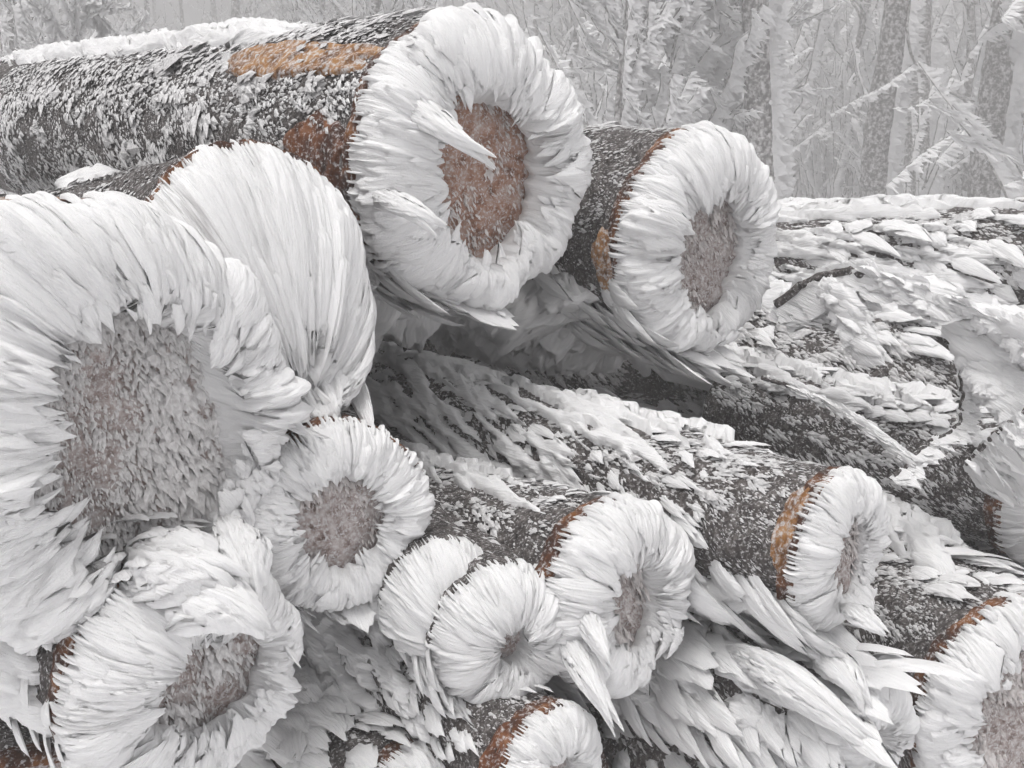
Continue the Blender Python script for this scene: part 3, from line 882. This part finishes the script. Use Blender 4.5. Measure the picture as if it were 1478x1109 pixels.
TS = 1.4             # the wood's scale
SEEN = 3.5            # only this far up does the picture show any of a tree: above it the rime is sparser
def make_tree(name, base, label, seed, h=10.0, r=0.13, lean=(0, 0), nlimb=9, limb=2.6, fin=0.20, finw=0.05, teeth=0.09, lo=0.1, hi=.9, group='frosted trees in the fog', upness=1.2, droop=0.0, twig_n=3, per=2, cat='tree'):
    R = np.random.default_rng(seed)
    base = np.asarray(base, float)
    root = thing(name, base, label, cat, group)
    root.scale = (TS, TS, TS)
    k = 6
    pts = [base + np.array([lean[0] * q / k * h + R.normal() * .06 * (q > 0), lean[1] * q / k * h + R.normal() * .06 * (q > 0), -0.1 + h * q / k]) for q in range(k + 1)]      # base carries the ground height
    cp, tan, v, f = tube(pts, r, r * 0.25, sides=12, n=80, wob=r * 0.03, rng=R)
    mesh_obj('trunk', v, f, M['tree_bark'], root, origin=base)
    sets = []
    vis = int(80 * min(1, SEEN / h))
    if teeth:
        V, F, UV = fins(cp[:vis] + nrm([.55, -.83, 0]) * r * 1.0, tan[:vis], 16, teeth * 1.2, 0.06, R, jit=.25, nt=3, ns=3)
        sets.append(join_batch(V, F, UV))
        V, F, UV = fins(cp[:vis] + nrm([.93, -.36, 0]) * r * 1.0, tan[:vis], 16, teeth * 1.3, 0.06, R, jit=.25, nt=3, ns=3, grow=nrm([.9, -.4, -.15]))
        sets.append(join_batch(V, F, UV))
    bv, bf, off = [], [], 0
    for q in range(nlimb):
        zf = lo + (hi - lo) * (q + R.random() * .8) / nlimb
        i = min(int(zf * 79), 78)
        az = R.random() * 2 * np.pi
        ll = limb * R.uniform(.5, 1.2) * (1.1 - 0.6 * zf)
        d = nrm([math.cos(az), math.sin(az), upness * R.uniform(.6, 1.5)])
        p0 = cp[i]
        pe = per if p0[2] - base[2] < SEEN else 1
        mid = p0 + d * ll * .5 + R.normal(size=3) * .08 * ll
        end = p0 + d * ll + np.array([0, 0, -droop * ll]) + R.normal(size=3) * .12 * ll
        lc, lt, lv, lf = tube([p0, mid, end], min(r * .30, .03), .010, sides=5, n=16, wob=.010, rng=R)
        bv.append(lv); bf.append(lf + off); off += len(lv)
        V, F, UV = fins(lc, lt, pe * 3, fin, finw, R, droop=droop * .3, nt=3, ns=3)
        sets.append(join_batch(V, F, UV))
        for w in range(twig_n if pe > 1 else 1):
            j = R.integers(3, 15)
            td = nrm(lt[j] + R.normal(size=3) * .6 + np.array([0, 0, .2 - droop]))
            tl = ll * R.uniform(.25, .6)
            tc_, tt_, tv, tf = tube([lc[j], lc[j] + td * tl * .5 + R.normal(size=3) * .05, lc[j] + td * tl + np.array([0, 0, -droop * tl * .6])], .010, .006, sides=4, n=12)
            bv.append(tv); bf.append(tf + off); off += len(tv)
            V, F, UV = fins(tc_, tt_, pe * 2, fin * .75, finw * .8, R, droop=droop * .3, nt=3, ns=3)
            sets.append(join_batch(V, F, UV))
    if bv:
        mesh_obj('crown', np.concatenate(bv), np.concatenate(bf), M['tree_bark'], root, origin=base)
    fv, ff, fu = lump_sets(sets)
    mesh_obj('crown_rime', fv, ff, M['rime_far'], root, uv=fu, kind='stuff', origin=base)
    return root

def make_shrub(base, label, seed, stems=14, h=3.2, spread=.9, fin=.14, finw=.045, per=8):
    R = np.random.default_rng(seed)
    base = np.asarray(base, float)
    root = thing('frosted_shrub', base, label, 'shrub', 'frosted undergrowth in the fog')
    root.scale = (TS, TS, TS)
    sets = []
    for q in range(stems):
        az = R.random() * 2 * np.pi
        o0 = np.array([math.cos(az), math.sin(az), 0]) * R.random() * .35
        dr = np.array([math.cos(az), math.sin(az), 0]) * spread * R.random()
        hh = h * R.uniform(.55, 1.1)
        pts = [base + o0 + np.array([0, 0, -.05]), base + o0 + dr * .3 + np.array([0, 0, hh * .4]) + R.normal(size=3) * .06, base + o0 + dr * .7 + np.array([0, 0, hh * .75]) + R.normal(size=3) * .08, base + o0 + dr * 1.2 + np.array([0, 0, hh])]
        c, t, v, f = tube(pts, .016, .006, sides=5, n=26, wob=.012, rng=R)
        mesh_obj('stem', v, f, M['tree_bark'], root, origin=base)
        V, F, UV = fins(c, t, per, fin, finw, R, jit=.2, nt=3, ns=3)
        sets.append(join_batch(V, F, UV))
        for w in range(4):
            j = R.integers(5, 22)
            td = nrm(t[j] + R.normal(size=3) * .55)
            tl = R.uniform(.3, .8)
            c2, t2, v2, f2 = tube([c[j], c[j] + td * tl * .5 + R.normal(size=3) * .03, c[j] + td * tl], .008, .005, sides=4, n=12)
            mesh_obj('twig', v2, f2, M['tree_bark'], root, origin=base)
            V, F, UV = fins(c2, t2, 4, fin * .8, finw * .8, R, jit=.2, nt=3, ns=3)
            sets.append(join_batch(V, F, UV))
    fv, ff, fu = lump_sets(sets)
    mesh_obj('rime_feathers', fv, ff, M['rime_far'], root, uv=fu, kind='stuff', origin=base)
    return root

def at_ground(px, d):
    """a tree's foot: picture column px (at the horizon) at horizontal distance d"""
    d = d * TS
    return np.array([(px - 739.0) / FPX * d / math.cos(PITCH), d, float(gz(d))])

def copy_tree(src, loc, rz, s, label=None, group=None):
    c = src.copy()
    col.objects.link(c)
    c.location = tuple(loc)
    c.rotation_euler = (0, 0, rz)
    c.scale = (s * TS, s * TS, s * TS)
    if label:
        c['label'] = label
    if group:
        c['group'] = group
    for ch in src.children:
        k = ch.copy()
        col.objects.link(k)
        k.parent = c
    return c

TREES = [
    # px, distance, label, kwargs
    (1100, 11.0, 'dark leaning trunk with rime teeth on one side behind the round rime collar', dict(r=.17, lean=(-.10, 0), nlimb=8, limb=1.6, fin=.24, finw=.06, lo=.20, upness=.3, droop=.3, teeth=.14)),
    (1248, 14.0, 'straight slim trunk with ribbed rime stripe standing alone in the fog', dict(r=.20, lean=(-.01, 0), nlimb=5, lo=.33, teeth=.14)),
    (1405, 13.0, 'thick dark trunk framed by leaning frosted limbs', dict(r=.21, lean=(.005, .02), nlimb=9, limb=2.2, lo=.17, upness=1.8, finw=.07, teeth=.12)),
    (1310, 17.0, 'grey leaning trunk with patches of bare bark in the fog', dict(r=.22, lean=(-.07, 0), nlimb=6, lo=.26, teeth=.16)),
    (880, 11.0, 'forked young tree curtained in thick rime behind the top log', dict(r=.06, lean=(.03, 0), nlimb=20, limb=1.8, fin=.22, finw=.05, per=4, lo=.05, hi=.6, h=6, upness=2.0, twig_n=4)),
    (980, 11.6, 'bushy young tree with hanging rime curtains beside the forked tree', dict(r=.06, lean=(-.03, 0), nlimb=20, limb=1.7, fin=.24, finw=.055, per=4, lo=.05, hi=.6, h=6, upness=1.6, droop=.2, twig_n=4)),
]
made = []
for i, (px, d, lab, kw) in enumerate(TREES):
    made.append(make_tree('frosted_tree', at_ground(px, d), lab, 300 + i, **kw))
far_label = 'pale slender frosted tree fading into the fog far behind the pile'
protos = [make_tree('frosted_tree', at_ground(px, d), far_label, 400 + i, nlimb=24, limb=2.4, lo=.05, hi=.5, r=.09, upness=1.8, finw=.045, per=3, group='far trees fading in the fog', lean=(ln, 0))
          for i, (px, d, ln) in enumerate([(1200, 19, .02), (1365, 18, -.05), (820, 20, .04)])]
Rf = np.random.default_rng(77)
for (src, px, d, rz, sc, lab) in [
        (made[4], 1020, 12.6, -.5, .9, 'young tree with rime tips pointing to windward over the dark leaning trunk'),
        (made[5], 1470, 11.5, .35, 1.05, 'dense frosted young tree at the end of the long rime heaped log'),
        (made[4], 60, 13, .3, .95, 'frosted sapling with looping dark twigs above the far end of the top log'),
        (made[5], 170, 12, -.35, .9, 'frosted sapling with wide rime sheets above the middle of the top log'),
        (protos[0], 560, 16, .2, 1.1, 'pale frosted tree above the orange stripped streak of the top log')]:
    copy_tree(src, at_ground(px, d), rz, sc, lab, 'frosted trees in the fog')
for i in range(44):
    d = 20 + 22 * (i / 44) + Rf.uniform(-1, 1)
    copy_tree(protos[i % 3], at_ground(-60 + 1600 * ((i * 0.618 + .1) % 1.0), d), Rf.uniform(-.5, .5), Rf.uniform(.9, 1.4))
shrub_label = 'waist to head high frosted shrub of many thin upright stems behind the pile'
shrubs = [make_shrub(at_ground(px, d), shrub_label, 500 + i) for i, (px, d) in enumerate([(1180, 19), (1340, 18), (840, 14)])]
for i in range(44):
    d = 13.5 + 18 * (i / 44) + Rf.uniform(-1, 1)
    copy_tree(shrubs[i % 3], at_ground(-40 + 1560 * ((i * 0.618 + .37) % 1.0), d), Rf.uniform(-.6, .6), Rf.uniform(.85, 1.35))

# ------------------------------------------------------------------ fog
bx = np.array([[x, y, z] for x in (-80, 80) for y in (-75, 85) for z in (-10.0, 19.5)], float)
hz = mesh_obj('haze', bx, np.array([[0, 1, 3, 2], [4, 6, 7, 5], [0, 4, 5, 1], [2, 3, 7, 6], [0, 2, 6, 4], [1, 5, 7, 3]]), M['snow'], smooth=False)
hz['kind'] = 'stuff'
hz['label'] = 'pale winter fog between the trees'
hm = bpy.data.materials.new('fog')
hm.use_nodes = True
hn = hm.node_tree.nodes
for q in list(hn):
    if q.type == 'BSDF_PRINCIPLED':
        hn.remove(q)
pv = hn.new('ShaderNodeVolumePrincipled')
pv.inputs['Color'].default_value = (0.88, 0.872, 0.876, 1)
pv.inputs['Density'].default_value = 0.026
pv.inputs['Anisotropy'].default_value = 0.1
out = [q for q in hn if q.type == 'OUTPUT_MATERIAL'][0]
hm.node_tree.links.new(pv.outputs[0], out.inputs['Volume'])
hz.data.materials.clear()
hz.data.materials.append(hm)
